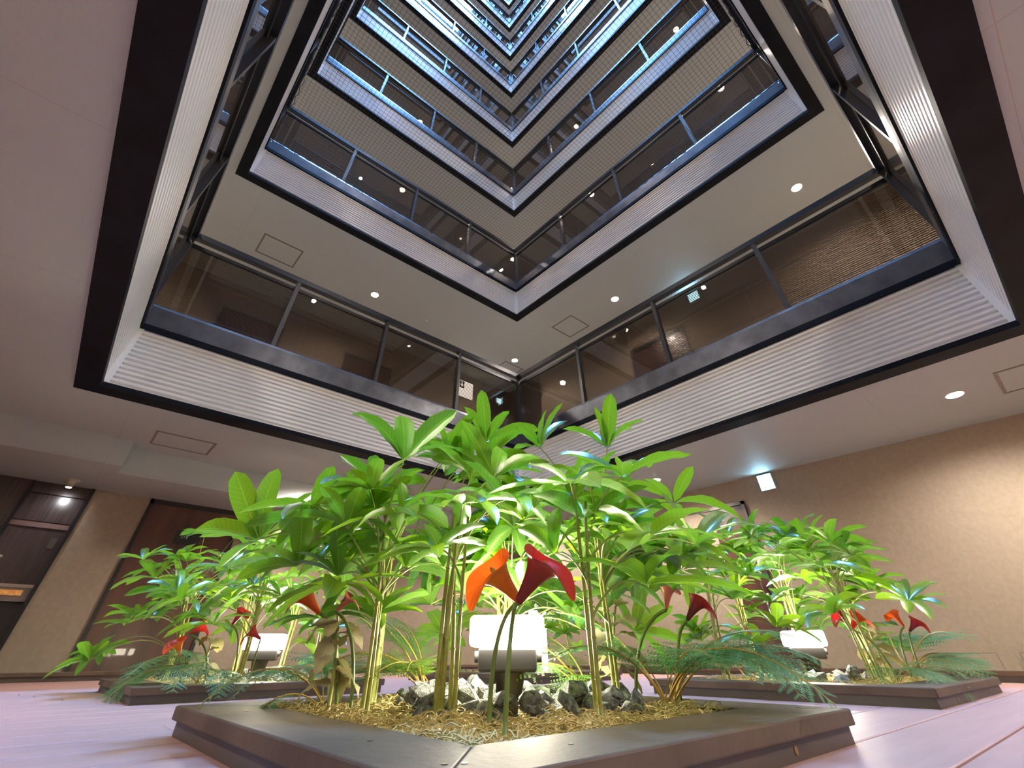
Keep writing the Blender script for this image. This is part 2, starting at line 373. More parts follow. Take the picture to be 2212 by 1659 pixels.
# ------------------------------------------------------------------ railings
NB = {'far_left': 4, 'near_right': 4, 'far_right': 4, 'near_left': 4}
P_OFF = .07
protos = {}
def railing(side, k):
    o, d, n, L = SIDES[side]; rz = math.atan2(d.y, d.x)
    fl = 1 if side in ('far_left', 'near_left') else -1   # which way the corridor lies in the local frame
    base = o+n*P_OFF; base.z = zs(k)
    root = empty('glass_railing', base, '%s gallery dark framed glass railing, %s' % (LEV_TXT[k], SIDE_TXT[side]), 'railing', 'glass railings around the atrium', rz)
    # check local +y versus corridor direction
    ly = Vector((-math.sin(rz), math.cos(rz), 0)); s = 1 if ly.dot(n) > 0 else -1
    nb = 4; pit = (L+.14)/nb if side in ('far_left', 'near_right') else 1.262
    if side == 'far_left': xs = [1.082, 2.238, 3.394]; 
    elif side == 'far_right': xs = [1.121, 2.386, 3.640]
    elif side == 'near_left': xs = [1.15, 2.40, 3.65]
    else: xs = [1.03, 2.19, 3.35]
    ends = [-.07]+xs+[L+.07]
    def put(name, mk, m, par, loc=(0, 0, 0), key=None):
        key = (side, s, name) if key is None else key
        if key not in protos: ob = mk().build(name, m, par); protos[key] = ob.data
        else: ob = inst(name, protos[key], par)
        ob.location = loc; return ob
    put('top_rail', lambda: MB().box((-.09, -.035, 1.700), (L+.09, .035, 1.762)), M['rail'], root)
    put('glass_frame', lambda: MB().box((-.07, s*.02-.013, 1.600), (L+.07, s*.02+.013, 1.640)).box((-.07, s*.02-.013, .80), (L+.07, s*.02+.013, .822)), M['rail'], root)
    for x in ends:
        put('post', lambda: MB().box((-.021, -.03, .78), (.021, .03, 1.705)), M['post'] if k > 0 else M['rail'], root, (x, 0, 0), ('post',))
    for a, c in zip(ends, ends[1:]):
        w_ = round(c-a-.04, 3)
        g = put('glass_panel', lambda: MB().box((0, -.004, .822), (w_, .004, 1.602)), M['glass'], root, (a+.02, s*.02, 0), ('glass', w_))
        if k <= 3:
            def mk():
                b = MB()
                for q in range(40): b.box((0, -.001, .832+q*.0193), (w_, .001, .8415+q*.0193))
                return b
            put('slat_screen', mk, M['slat'], g, (0, s*.016, 0), ('slat', w_))
    return root
for k in range(1, NLEV+1):
    for side in SIDES: railing(side, k)

# ------------------------------------------------------------------ safety net stretched across the shaft
NZ = zs(2)+.72
root = empty('safety_net', ((X0+X1)/2, (Y0+Y1)/2, NZ), 'fine dark cord safety net stretched flat across the shaft at the second gallery', 'net')
cxn, cyn = (X0+X1)/2, (Y0+Y1)/2; hx, hy = (X1-X0)/2-.03, (Y1-Y0)/2-.03
def sag(x, y): return -.05*(1-(x/hx)**2)*(1-(y/hy)**2)
b = MB(); P = .0495; tr = .0016; n1 = int(hx/P); n2 = int(hy/P)
def strip(pts, horiz):
    for (x0, y0), (x1, y1) in zip(pts, pts[1:]):
        n = len(b.v); z0, z1 = sag(x0, y0), sag(x1, y1)
        for (x, y, z) in ((x0, y0, z0), (x1, y1, z1)):
            if horiz: b.v.extend([(x, y-tr, z), (x, y+tr, z), (x, y, z+tr*1.7)])
            else: b.v.extend([(x-tr, y, z), (x+tr, y, z), (x, y, z+tr*1.7)])
        b.f.extend([(n, n+1, n+4, n+3), (n+1, n+2, n+5, n+4), (n+2, n, n+3, n+5)])
for i in range(-n1, n1+1): strip([(i*P, -hy+2*hy*t/8) for t in range(9)], False)
for j in range(-n2, n2+1): strip([(-hx+2*hx*t/8, j*P) for t in range(9)], True)
b.fm = []
mesh('mesh_cords', b.v, b.f, M['net'], root)
for nm, p0, p1 in (('edge_rope', (-hx, hy), (hx, hy)), ('edge_rope', (hx, hy), (hx, -hy)), ('edge_rope', (hx, -hy), (-hx, -hy)), ('edge_rope', (-hx, -hy), (-hx, hy))):
    pts = []; rn = random.Random(3)
    for i in range(97):
        t = i/96; x = p0[0]+(p1[0]-p0[0])*t; y = p0[1]+(p1[1]-p0[1])*t
        wv = .012*math.sin(t*190)-.035*abs(math.sin(t*PI*3))
        inx = -1 if x > hx-.001 else (1 if x < -hx+.001 else 0); iny = -1 if y > hy-.001 else (1 if y < -hy+.001 else 0)
        if p0[0] == p1[0]: x += inx*abs(wv)
        else: y += iny*abs(wv)
        pts.append((x, y, .004*math.sin(t*260)))
    MB().tube(pts, .005, 5).build(nm, M['rope'], root, True)
for (x, y) in ((hx, hy), (-hx, hy), (hx, -hy), (-hx, -hy)):
    o = MB().tube([(x+.02*math.cos(a), y+.02*math.sin(a), .0) for a in [2*PI*i/12 for i in range(13)]], .004, 5).build('corner_ring', M['chrome'], root, True)

# ------------------------------------------------------------------ ceiling downlights
def disc_mb(r, z0, z1, seg=24):
    b = MB(); b.tube([(0, 0, z0), (0, 0, z1)], r, seg); return b
LP = [(4.90, -.02, 'above the right hand wall nearest the camera'), (4.90, 2.88, 'right hand corridor, midway to the far corner'), (4.90, 5.40, 'in the far corner of the gallery'),
      (1.80, 5.38, 'left hand corridor, middle bay'), (-1.35, 5.38, 'at the left hand corner of the gallery'), (-1.35, 2.88, 'over the near left corridor'), (-1.35, -1.30, 'over the near corner'), (1.80, -1.38, 'over the near right corridor'), (4.90, -1.6, 'over the right corner')]
dl_protos = {}
for k in range(1, NLEV+1):
    for (x, y, tx) in LP:
        if k == 1 and (x, y) == (-1.35, 5.38): continue
        root = empty('ceiling_downlight', (x, y, zs(k)), 'round warm recessed downlight of the %s soffit, %s' % (LEV_TXT[k], tx), 'light', 'recessed ceiling downlights')
        if not dl_protos:
            rg = MB(); seg = 28
            for i in range(seg):
                t = 2*PI*i/seg
                rg.v += [(.055*math.cos(t), .055*math.sin(t), -.002), (.068*math.cos(t), .068*math.sin(t), -.006), (.070*math.cos(t), .070*math.sin(t), .0)]
            for i in range(seg):
                j = (i+1) % seg; rg.f += [(3*i, 3*j, 3*j+1, 3*i+1), (3*i+1, 3*j+1, 3*j+2, 3*i+2)]; rg.fm += [0, 0]
            a = rg.build('bezel', M['trimring'], root, True); c = disc_mb(.055, -.008, -.001).build('lens', M['disc'], root)
            dl_protos['a'] = a.data; dl_protos['c'] = c.data
            ld = bpy.data.lights.new('downlight_beam', 'SPOT'); ld.energy = LAMP_W; ld.color = (1, .885, .79); ld.spot_size = R(165); ld.spot_blend = .7; ld.shadow_soft_size = .05
            dl_protos['l'] = ld
        else:
            inst('bezel', dl_protos['a'], root); inst('lens', dl_protos['c'], root)
        lo = bpy.data.objects.new('downlight_beam', dl_protos['l']); link(lo); lo.parent = root; lo.location = (0, 0, -.02)

# ------------------------------------------------------------------ access hatches in the soffits
def hatch(x0, y0, x1, y1, z, label):
    root = empty('ceiling_hatch', ((x0+x1)/2, (y0+y1)/2, z), label, 'hatch', 'ceiling access hatches')
    a, c = (x1-x0)/2, (y1-y0)/2; t = .022
    b = MB(); b.box((-a, -c, -.004), (a, -c+t, .0)); b.box((-a, c-t, -.004), (a, c, 0)); b.box((-a, -c+t, -.004), (-a+t, c-t, 0)); b.box((a-t, -c+t, -.004), (a, c-t, 0))
    b.build('hatch_frame', M['hatch'], root); MB().box((-a+t+.002, -c+t+.002, -.002), (a-t-.002, c-t-.002, 0)).build('hatch_panel', M['soffit'], root)
hatch(.01, 5.05, .53, 5.46, Z1, 'square grey framed access hatch in the lowest soffit beside the bulkhead')
hatch(4.68, -.92, 5.2, -.29, Z1, 'grey framed access hatch in the lowest soffit at the right picture edge')
hatch(.0, 5.17, .55, 5.62, zs(2), 'square grey framed access hatch in the second soffit, left hand corridor')
hatch(4.66, 3.65, 5.155, 4.13, zs(2), 'square grey framed access hatch in the second soffit, right hand corridor')
hatch(4.775, 5.54, 5.27, 5.94, zs(2), 'grey framed access hatch in the second soffit beside the far corner downlight')
root = empty('smoke_detector', (2.814, 5.395, zs(2)), 'small round detector on the second soffit between the downlight and far corner', 'detector')
disc_mb(.04, -.012, 0).build('detector_base', M['soffit'], root, False); disc_mb(.022, -.024, -.012).build('detector_head', M['trimring'], root)

# ------------------------------------------------------------------ exit signs, lit sign
def box_sign(name, origin, axis_u, nrm, wd, ht, th, label, cat, face, grp=None):
    """origin = lower left of the face on the wall, axis_u = along wall, nrm = into the corridor"""
    root = empty(name, origin, label, cat, grp)
    u = Vector(axis_u); n = Vector(nrm); up_ = Vector((0, 0, 1))
    def bx(a0, a1, h0, h1, d0, d1, nm, m):
        P = [u*a+n*d for a, d in ((a0, d0), (a1, d0), (a1, d1), (a0, d1))]
        b = MB(); b.hexa([tuple(q+up_*h0) for q in P], [tuple(q+up_*h1) for q in P]); return b.build(nm, m, root)
    bx(0, wd, 0, ht, 0, th, 'housing', M['exith']); bx(.006, wd-.006, .006, ht-.006, th, th+.004, 'lit_face', face)
    return root, bx
r_, bx = box_sign('exit_sign', (wx(1.92)-.0, 1.995, 1.442), (0, -1, 0), (-1, 0, 0), .165, .172, .05, 'glowing pale cyan exit sign box at the top of the right hand wall', 'sign', M['exitm'])
el = bpy.data.lights.new('exit_glow', 'AREA'); el.energy = .9; el.color = (.35, .75, 1); el.shape = 'RECTANGLE'; el.size = .14; el.size_y = .14
eo = bpy.data.objects.new('exit_glow', el); link(eo); eo.parent = r_; eo.location = (-.06, -.08, .086); eo.rotation_euler = (0, R(90), 0)
r_, bx = box_sign('exit_sign', (WX1, 2.03, 4.33), (0, -1, 0), (-1, 0, 0), .18, .17, .05, 'glowing cyan exit sign behind the glass of the lowest gallery, right side', 'sign', M['exitm'])
eo = bpy.data.objects.new('exit_glow', el.copy()); eo.data.energy = 2.2; link(eo); eo.parent = r_; eo.location = (-.06, -.08, .086); eo.rotation_euler = (0, R(90), 0)
r_, bx = box_sign('exit_sign', (5.32, WY1-.03, 4.15), (1, 0, 0), (0, -1, 0), .13, .13, .04, 'small cyan exit sign glowing in the dark far corner of the lowest gallery', 'sign', M['exitm'])
r_, bx = box_sign('pictogram_sign', (4.34, WY1, 4.02), (1, 0, 0), (0, -1, 0), .37, .37, .03, 'white backlit square sign with dark pictogram on the lowest gallery wall', 'sign', M['signw'])
bx(.02, .14, .20, .35, .034, .037, 'dark_square', M['signd'])
bx(.065, .095, .225, .29, .037, .039, 'pictogram_body', M['signw']); bx(.07, .09, .30, .325, .037, .039, 'pictogram_head', M['signw'])
bx(.04, .12, .262, .28, .037, .039, 'pictogram_arms', M['signw'])

# ------------------------------------------------------------------ doors
def door_right(name, ya, yb, ztop, zbot, xw, framem, label):
    """door in the right wall between y = ya (near) and yb (far)"""
    fr = MB(); t = .035
    fr.box((xw-.02, ya, zbot), (xw+.05, ya+t, ztop)); fr.box((xw-.02, yb-t, zbot), (xw+.05, yb, ztop)); fr.box((xw-.02, ya, ztop-t), (xw+.05, yb, ztop))
    d = struct(fr.build(name, framem))
    MB().box((xw-.004, ya+t, zbot), (xw+.05, yb-t, ztop-t-.05)).build('door_leaf', M['door'], d)
    MB().box((xw-.002, ya+t, ztop-t-.05), (xw+.05, yb-t, ztop-t)).build('door_closer_recess', M['plate'], d)
    h = MB().tube([(xw-.05, ya+.09, zbot+.85), (xw-.05, ya+.09, zbot+1.15)], .009, 10); h.tube([(xw-.05, ya+.09, zbot+.88), (xw, ya+.09, zbot+.88)], .007, 8); h.tube([(xw-.05, ya+.09, zbot+1.12), (xw, ya+.09, zbot+1.12)], .007, 8)
    h.build('door_handle', M['chrome'], d, True)
    return d
door_right('door_1', 2.24, 3.30, 1.392, CZ, wx(2.5)-.005, M['frame_g'], '')
for k in range(1, 6):
    door_right('door_%d' % (k+2), 2.28, 3.30, zs(k)+2.42, zs(k)+.6, WX1, M['doorframe'], '')
# left wall doors
def door_left(name, xa, xb, ztop, zbot, plate=True):
    yw = WY1; t = .035; fr = MB()
    fr.box((xa, yw-.02, zbot), (xa+t, yw+.05, ztop)); fr.box((xb-t, yw-.02, zbot), (xb, yw+.05, ztop)); fr.box((xa, yw-.02, ztop-.05), (xb, yw+.05, ztop))
    d = struct(fr.build(name, M['doorframe']))
    MB().box((xa+t, yw-.004, zbot), (xb-t, yw+.05, ztop-.05)).build('door_leaf', M['door'], d)
    h = MB().tube([(xb-.12, yw-.05, zbot+.85), (xb-.12, yw-.05, zbot+1.1)], .009, 10); h.tube([(xb-.12, yw-.05, zbot+.88), (xb-.12, yw, zbot+.88)], .007, 8)
    h.build('door_handle', M['chrome'], d, True)
    return d
d2 = door_left('door_2', .30, 1.28, 1.387, CZ)
for k in range(1, 4):
    door_left('door_%d' % (k+8), 1.95, 2.85, zs(k)+2.42, zs(k)+.6); door_left('door_%d' % (k+12), .0, .9, zs(k)+2.42, zs(k)+.6)
np_ = empty('room_number_plate', (.80, WY1-.008, 1.045), 'black room number plate reading 212 on the brown left door', 'plate')
MB().box((-.13, -.008, -.07), (.13, 0, .07)).build('plate_board', M['plate'], np_)
text_mesh('number_lettering', '212', .05, M['ink'], np_, Matrix.Translation((-.03, -.009, .01)) @ Matrix.Rotation(R(90), 4, 'X'))
# access panel low on the right wall
def low_panel(ya, yb, label):
    root = empty('wall_access_panel', (wx((ya+yb)/2), (ya+yb)/2, -.03), label, 'panel', 'low access panels in the right wall', math.atan(.052))
    a = (yb-ya)/2; b = MB(); b.box((-.008, -a, -.09), (0, a, .05)); b.build('panel_frame', M['wallp'], root)
    b = MB(); b.box((-.012, -a+.02, -.08), (-.008, a-.02, .032)); o = b.build('panel_door', M['hatch'], root)
    b = MB(); b.box((-.014, -a+.026, -.08), (-.009, a-.026, .027)); b.build('panel_face', M['wallp'], root)
low_panel(.75, 1.13, 'beige access panel low on right wall behind the fern tips')
low_panel(.24, .66, 'beige access panel low on right wall cut by the picture edge')

# ------------------------------------------------------------------ alcove cabinet in the left wall
root = empty('wall_cabinet', ((AX0+AX1)/2, WY1, CZ), 'dark stained built in cabinet with spotlit top panel in the left wall', 'cabinet')
def L3(x, y, z): return (x-(AX0+AX1)/2, y-WY1, z-CZ)
def cb(nm, m, a, c): return MB().box(L3(*a), L3(*c)).build(nm, m, root)
cb('side_frame', M['rail'], (AX0-.004, WY1-.03, CZ), (AX0+.02, WY1+.25, 1.385)); cb('side_frame', M['rail'], (AX1-.03, WY1-.03, CZ), (AX1+.004, WY1+.25, 1.385))
cb('header', M['darkwood'], (AX0+.02, WY1-.01, 1.285), (AX1-.03, WY1+.25, 1.385))
cb('upper_panel', M['darkwood'], (AX0+.02, WY1+.02, 1.045), (AX1-.03, WY1+.25, 1.282))
cb('ledge', mat('ledge_rose_board', (.16, .10, .09), .4), (AX0+.02, WY1+.03, .995), (AX1-.03, WY1+.25, 1.043))
cb('lower_panel', M['darkwood'], (AX0+.02, WY1+.05, .53), (AX1-.03, WY1+.25, .993))
cb('chrome_bar', M['chrome'], (AX0+.02, WY1-.01, .505), (AX1-.03, WY1+.03, .53))
cb('counter_front', M['hatch'], (AX0+.02, WY1-.006, .40), (AX1-.03, WY1+.03, .503))
cb('orange_strip', M['orange'], (AX0+.03, WY1-.012, .445), (AX1-.085, WY1-.006, .485))
cb('black_niche', M['plate'], (AX0+.02, WY1+.08, CZ+.0), (AX1-.03, WY1+.25, .40))
cb('niche_post', M['frame_g'], (AX0+.13, WY1+.0, CZ), (AX0+.16, WY1+.04, .40))
cb('socket_plate', M['frame_g'], (AX1-.11, WY1+.04, .83), (AX1-.06, WY1+.052, .92))
MB().tube([L3(AX1-.14, WY1+.02, .02), L3(AX1-.14, WY1+.02, .22)], .02, 14).tube([L3(AX1-.19, WY1+.02, .14), L3(AX1-.09, WY1+.02, .14)], .014, 12).build('chrome_handle', M['chrome'], root, True)
sp = empty('surface_spotlight', (-.42, 6.30, 1.39), 'small off white ceiling spot lighting the dark cabinet on the left', 'light')
disc_mb(.06, -.01, 0).build('mount_plate', M['sprink'], sp); b = MB(); b.tube([(0, 0, -.01), (0, 0, -.035), (0, 0, -.07)], [.038, .036, .028], 18); b.build('spot_head', M['sprink'], sp, True)
disc_mb(.02, -.074, -.07).build('lens', M['discw'], sp)
sl = bpy.data.lights.new('cabinet_spot', 'SPOT'); sl.energy = 7; sl.color = (.95, .95, 1); sl.spot_size = R(110); sl.spot_blend = .9; sl.shadow_soft_size = .03
so = bpy.data.objects.new('cabinet_spot', sl); link(so); so.parent = sp; so.location = (0, .0, -.085); so.rotation_euler = (R(50), 0, 0)

# ------------------------------------------------------------------ planters
scr = {}
def planter(x0, y0, x1, y1, label):
    """mitred cap boards over a slightly inset skirt"""
    cxp, cyp = (x0+x1)/2, (y0+y1)/2
    root = empty('planter_box', (cxp, cyp, DZ), label, 'planter', 'low square planter boxes on the deck')
    a, c = (x1-x0)/2, (y1-y0)/2; cw = .165; T = .054; B0 = .028
    cor = [(-a, -c), (a, -c), (a, c), (-a, c)]; inn = [(-a+cw, -c+cw), (a-cw, -c+cw), (a-cw, c-cw), (-a+cw, c-cw)]
    g = .0007
    for i in range(4):
        j = (i+1) % 4; P = [Vector((*cor[i], 0)), Vector((*cor[j], 0)), Vector((*inn[j], 0)), Vector((*inn[i], 0))]
        d = (P[1]-P[0]).normalized()*g
        P[0] += d; P[3] += d; P[1] -= d; P[2] -= d
        b = MB(); b.hexa([(q.x, q.y, B0) for q in P], [(q.x, q.y, T) for q in P]); o = b.build('cap_board', M['plant_cap'], root); bevel(o, .003, 2)
    s = .012; b = MB()
    b.box((-a+s, -c+s, 0), (a-s, -c+s+.03, B0)); b.box((-a+s, c-s-.03, 0), (a-s, c-s, B0)); b.box((-a+s, -c+s+.03, 0), (-a+s+.03, c-s-.03, B0)); b.box((a-s-.03, -c+s+.03, 0), (a-s, c-s-.03, B0))
    b.build('skirt', M['plant_base'], root)
    for (px, py) in ((a-.3, -c+s), (-a+.3, -c+s)):
        b = MB(); b.tube([(px, py-.002, B0*.5), (px, py+.002, B0*.5)], .006, 14); b.build('side_cap', M['brass'], root)
    for sx in (-1, 1):
        for q in (.06, .25, .75, .94):
            for (x, y) in ((-a+2*a*q, sx*(c-cw/2)), (sx*(a-cw/2), -c+2*c*q)):
                if 'screw' not in scr: o = MB().tube([(0, 0, -.002), (0, 0, .0006)], .004, 10).build('screw', M['screw'], root); scr['screw'] = o.data
                else: o = inst('screw', scr['screw'], root)
                o.location = (x, y, T)
    return dict(cx=cxp, cy=cyp, ix0=x0+cw, ix1=x1-cw, iy0=y0+cw, iy1=y1-cw)
PL = {'front': planter(.33, .48, 1.40, 1.65, 'brown planter box nearest the camera with its corner at the bottom edge'),
      'left': planter(.37, 2.74, 1.50, 4.05, 'brown planter box standing behind on the left of the deck'),
      'right': planter(2.38, .53, 3.62, 1.68, 'brown planter box standing behind on the right of the deck'),
      'back': planter(2.38, 2.74, 3.55, 4.0, 'brown planter box furthest back, seen between the front plant stems')}
PTXT = {'front': 'front planter', 'left': 'left rear planter', 'right': 'right rear planter', 'back': 'furthest planter'}
for key, p in PL.items():
    rn = random.Random(hash_ := {'front': 1, 'left': 2, 'right': 3, 'back': 4}[key])
    # bumpy bed
    N = 26; v = []; f = []
    for i in range(N+1):
        for j in range(N+1):
            x = p['ix0']+(p['ix1']-p['ix0'])*i/N; y = p['iy0']+(p['iy1']-p['iy0'])*j/N
            e = 0 if i in (0, N) or j in (0, N) else 1
            h = -.113+e*(.010*rn.random()+.010*math.sin(x*17)*math.sin(y*19)+.006)
            v.append((x, y, h))
    for i in range(N):
        for j in range(N): q = i*(N+1)+j; f.append((q, q+N+1, q+N+2, q+1))
    bed = mesh('moss_bed', v, f, M['soil'], smooth=True, mats=[M['soil'], M['moss']])
    tag(bed, 'bed of dry yellowish curly moss filling the %s' % PTXT[key], 'moss', None, 'stuff')
    # curled strands grown as part of the same bed
    ns = {'front': 3600, 'left': 900, 'right': 1200, 'back': 500}[key]
    b = MB()
    for _ in range(ns):
        x = rn.uniform(p['ix0']+.01, p['ix1']-.01); y = rn.uniform(p['iy0']+.01, p['iy1']-.01)
        a = rn.random()*2*PI; rr = rn.uniform(.006, .018); tilt = rn.uniform(-.6, 1.2); st = rn.random()*2*PI; ln = rn.uniform(2, 4.5)
        z = -.106+rn.random()*.012+.008*math.sin(x*17)*math.sin(y*19)
        pts = []
        for s_ in range(7):
            t = st+ln*s_/6; q = Vector((rr*math.cos(t), rr*math.sin(t)*math.cos(tilt), rr*abs(math.sin(t))*math.sin(abs(tilt))+.004*s_/6))
            pts.append((x+q.x*math.cos(a)-q.y*math.sin(a), y+q.x*math.sin(a)+q.y*math.cos(a), z+q.z))
        b.tube(pts, .0011, 3, cap=False)
    st = b.build('moss_strands', M['moss'], bed)
    st['kind'] = 'stuff'

# ------------------------------------------------------------------ garden lamps
def rbox(w, d, h, seg=4):
    return MB().box((-w/2, -d/2, 0), (w/2, d/2, h))
def garden_lamp(x, y, rz, label, z0=.018, h=.067, wd=.20):
    root = empty('garden_lamp', (x, y, -.105), label, 'lamp', 'white glowing garden lamps in the planters', rz)
    z = z0+.105
    b = MB(); b.tube([(0, 0, 0), (0, 0, z*.35), (0, 0, z-.05)], [.030, .037, .046], 24); b.build('stake', M['lampbody'], root, True)
    o = MB().box((-wd*.38, -.045, z-.05), (wd*.38, .045, z)).build('housing', M['lampbody'], root); bevel(o, .006, 2)
    o = MB().box((-wd/2, -.06, z), (wd/2, .06, z+h)).build('glowing_diffuser', M['garden'], root); bevel(o, .012, 3)
    for sg in (-1, 1): MB().tube([(sg*wd*.38, 0, z-.02), (sg*(wd*.38+.014), 0, z-.02)], .012, 12).build('tilt_knob', M['lampbody'], root, True)
    return root
garden_lamp(.973, 1.122, -.78, 'bright white garden lamp on a black stake, front planter', .018, .067, .20)
garden_lamp(1.02, 3.36, -.45, 'bright white garden lamp among stems of the left rear planter', .035, .07, .22)
garden_lamp(3.09, 1.16, -1.1, 'bright white garden lamp among stems of the right rear planter', .03, .065, .20)
root = empty('floor_lantern', (3.13, 3.23, -.105), 'tall white glowing lantern box with thin dark bars in furthest planter', 'lantern', None, -.78)
o = MB().box((-.072, -.05, .01), (.072, .05, .49)).build('glowing_body', emission('lantern_diffuser', (1, .95, .85), 9), root)
b = MB()
for z in (.0, .12, .40, .49): b.box((-.078, -.056, z-.003), (.078, .056, z+.003))
for sx in (-.078, .072):
    for sy_ in (-.056, .050): b.box((sx, sy_, 0), (sx+.006, sy_+.006, .49))
b.build('dark_frame', M['frame_g'], root)

# ------------------------------------------------------------------ slate chips
rock_meshes = []
for q in range(8):
    rn = random.Random(50+q); bm = bmesh.new(); bmesh.ops.create_icosphere(bm, subdivisions=1, radius=1)
    for vv in bm.verts:
        vv.co = vv.co*rn.uniform(.55, 1.35); vv.co.x *= 1.25; vv.co.z *= .62
    me = bpy.data.meshes.new('slate_chip'); bm.to_mesh(me); bm.free(); me.materials.append(M['rock']); rock_meshes.append(me)
ROCKS = {'front': (.965, 1.08, .29, 170, .023), 'left': (1.02, 3.36, .28, 40, .028), 'right': (3.05, 1.14, .30, 45, .028), 'back': (3.05, 3.3, .3, 30, .03)}
for key, (rx, ry, rad, cnt, sz) in ROCKS.items():
    rn = random.Random(hash(len(key))+7); p = PL[key]; placed = []; tries = 0
    while len(placed) < cnt and tries < 9000:
        tries += 1
        a = rn.random()*2*PI; rr = rad*math.sqrt(rn.random()); x = rx+rr*math.cos(a); y = ry+rr*math.sin(a)
        s = sz*rn.uniform(.55, 1.25)
        lift = .0
        hits = [q for q in placed if math.hypot(q[0]-x, q[1]-y) < (q[3]+s)*.72]
        if len(hits) > 2: continue
        if hits: lift = max(q[2] for q in hits)-(-.098)+s*.35
        if lift > .034: continue
        z = -.098+lift*.9+s*.3
        x = min(max(x, p['ix0']+.03), p['ix1']-.03); y = min(max(y, p['iy0']+.03), p['iy1']-.03)
        if math.hypot(x-rx, y-ry) < .05+s*.6: continue
        if x < rx and y < ry and abs((x-rx)-(y-ry)) < .06 and math.hypot(x-rx, y-ry) < .22: continue
        placed.append((x, y, z, s))
        o = inst('slate_chip', rn.choice(rock_meshes), None, (x, y, z), (rn.uniform(-.6, .6), rn.uniform(-.6, .6), rn.random()*6.3), s)
        tag(o, 'jagged grey slate chip in the heap around the lamp of the %s' % PTXT[key], 'stone', 'slate chips heaped in the %s' % PTXT[key])

# ------------------------------------------------------------------ umbrella plants
def leaf_into(b, origin, az, elev, L, Wd, bend, rn, roll=0, n=8, fold=.35, twist=0, wav=.0):
    """one blade added to MB b; u,v stored in b.uv"""
    pos = Vector(origin); az += 0
    h = Vector((math.cos(az), math.sin(az), 0)); side = Vector((-math.sin(az), math.cos(az), 0)); e = elev
    n0 = len(b.v); seg = L/n
    # short stalk offset
    for i in range(n+1):
        t = i/n
        wv = Wd*(max(t, .0)**.62)*((1-t)**.58)*1.95*(1 if t < 1 else 0)
        if i == 0: wv = Wd*.05
        if i == n: wv = Wd*.015
        d = h*math.cos(e)+Vector((0, 0, math.sin(e))); upv = -h*math.sin(e)+Vector((0, 0, math.cos(e)))
        rl = roll+twist*t; sd = side*math.cos(rl)+upv*math.sin(rl); nu = upv*math.cos(rl)-side*math.sin(rl)
        for q in (-1, -.5, 0, .5, 1):
            z = fold*abs(q)*wv*.5+wav*math.sin(t*17+q*2)*abs(q)
            b.v.append(tuple(pos+sd*(q*wv/2)+nu*z)); b.uv.append((.5+q/2, t))
        pos = pos+d*seg; e -= bend/n
    for i in range(n):
        for j in range(4):
            a = n0+i*5+j; b.f.append((a+5, a+6, a+1, a)); b.fm.append(0)
def whorl_mesh(seed, L=.17, nl=None, elev=.45, m='leaf'):
    rn = random.Random(seed); b = MB(); nl = nl or rn.choice((7, 7, 8, 9)); a0 = rn.random()*6.28
    for i in range(nl):
        az = a0+2*PI*i/nl+rn.uniform(-.18, .18); l = L*rn.uniform(.78, 1.2)
        leaf_into(b, (math.cos(az)*.006, math.sin(az)*.006, 0), az, elev+rn.uniform(-.35, .35), l, l*rn.uniform(.29, .37), rn.uniform(.35, .95), rn, rn.uniform(-.35, .35), twist=rn.uniform(-.4, .4), fold=rn.uniform(.2, .5), wav=.0015)
    nb = len(b.v); rnk = b
    me_o = mesh('leaf_whorl', b.v, b.f, M[m], None, True, b.uv)
    me = me_o.data; bpy.data.objects.remove(me_o)
    return me
shared_whorls = [whorl_mesh(200+i, .17, None, .30+.1*(i % 4), 'leaf' if i % 2 else 'leafb') for i in range(10)]
def bez(a, b_, c, n=7):
    return [a*(1-t)**2+b_*2*t*(1-t)+c*t*t for t in [i/n for i in range(n+1)]]
def node_tube(b, pts, r, nodes=.055):
    # bamboo like swellings
    out = []; rads = []; acc = 0
    for i, p_ in enumerate(pts):
        out.append(p_); rads.append(r*(1-.35*i/(len(pts)-1)))
    b.tube(out, rads, 8)
    L = 0
    for a, c in zip(out, out[1:]):
        d = (c-a).length; L += d
        if L > nodes:
            L = 0; dd = (c-a).normalized(); b.tube([c-dd*.0018, c+dd*.0018], r*1.28*(1-.25*out.index(c)/len(out)), 8)
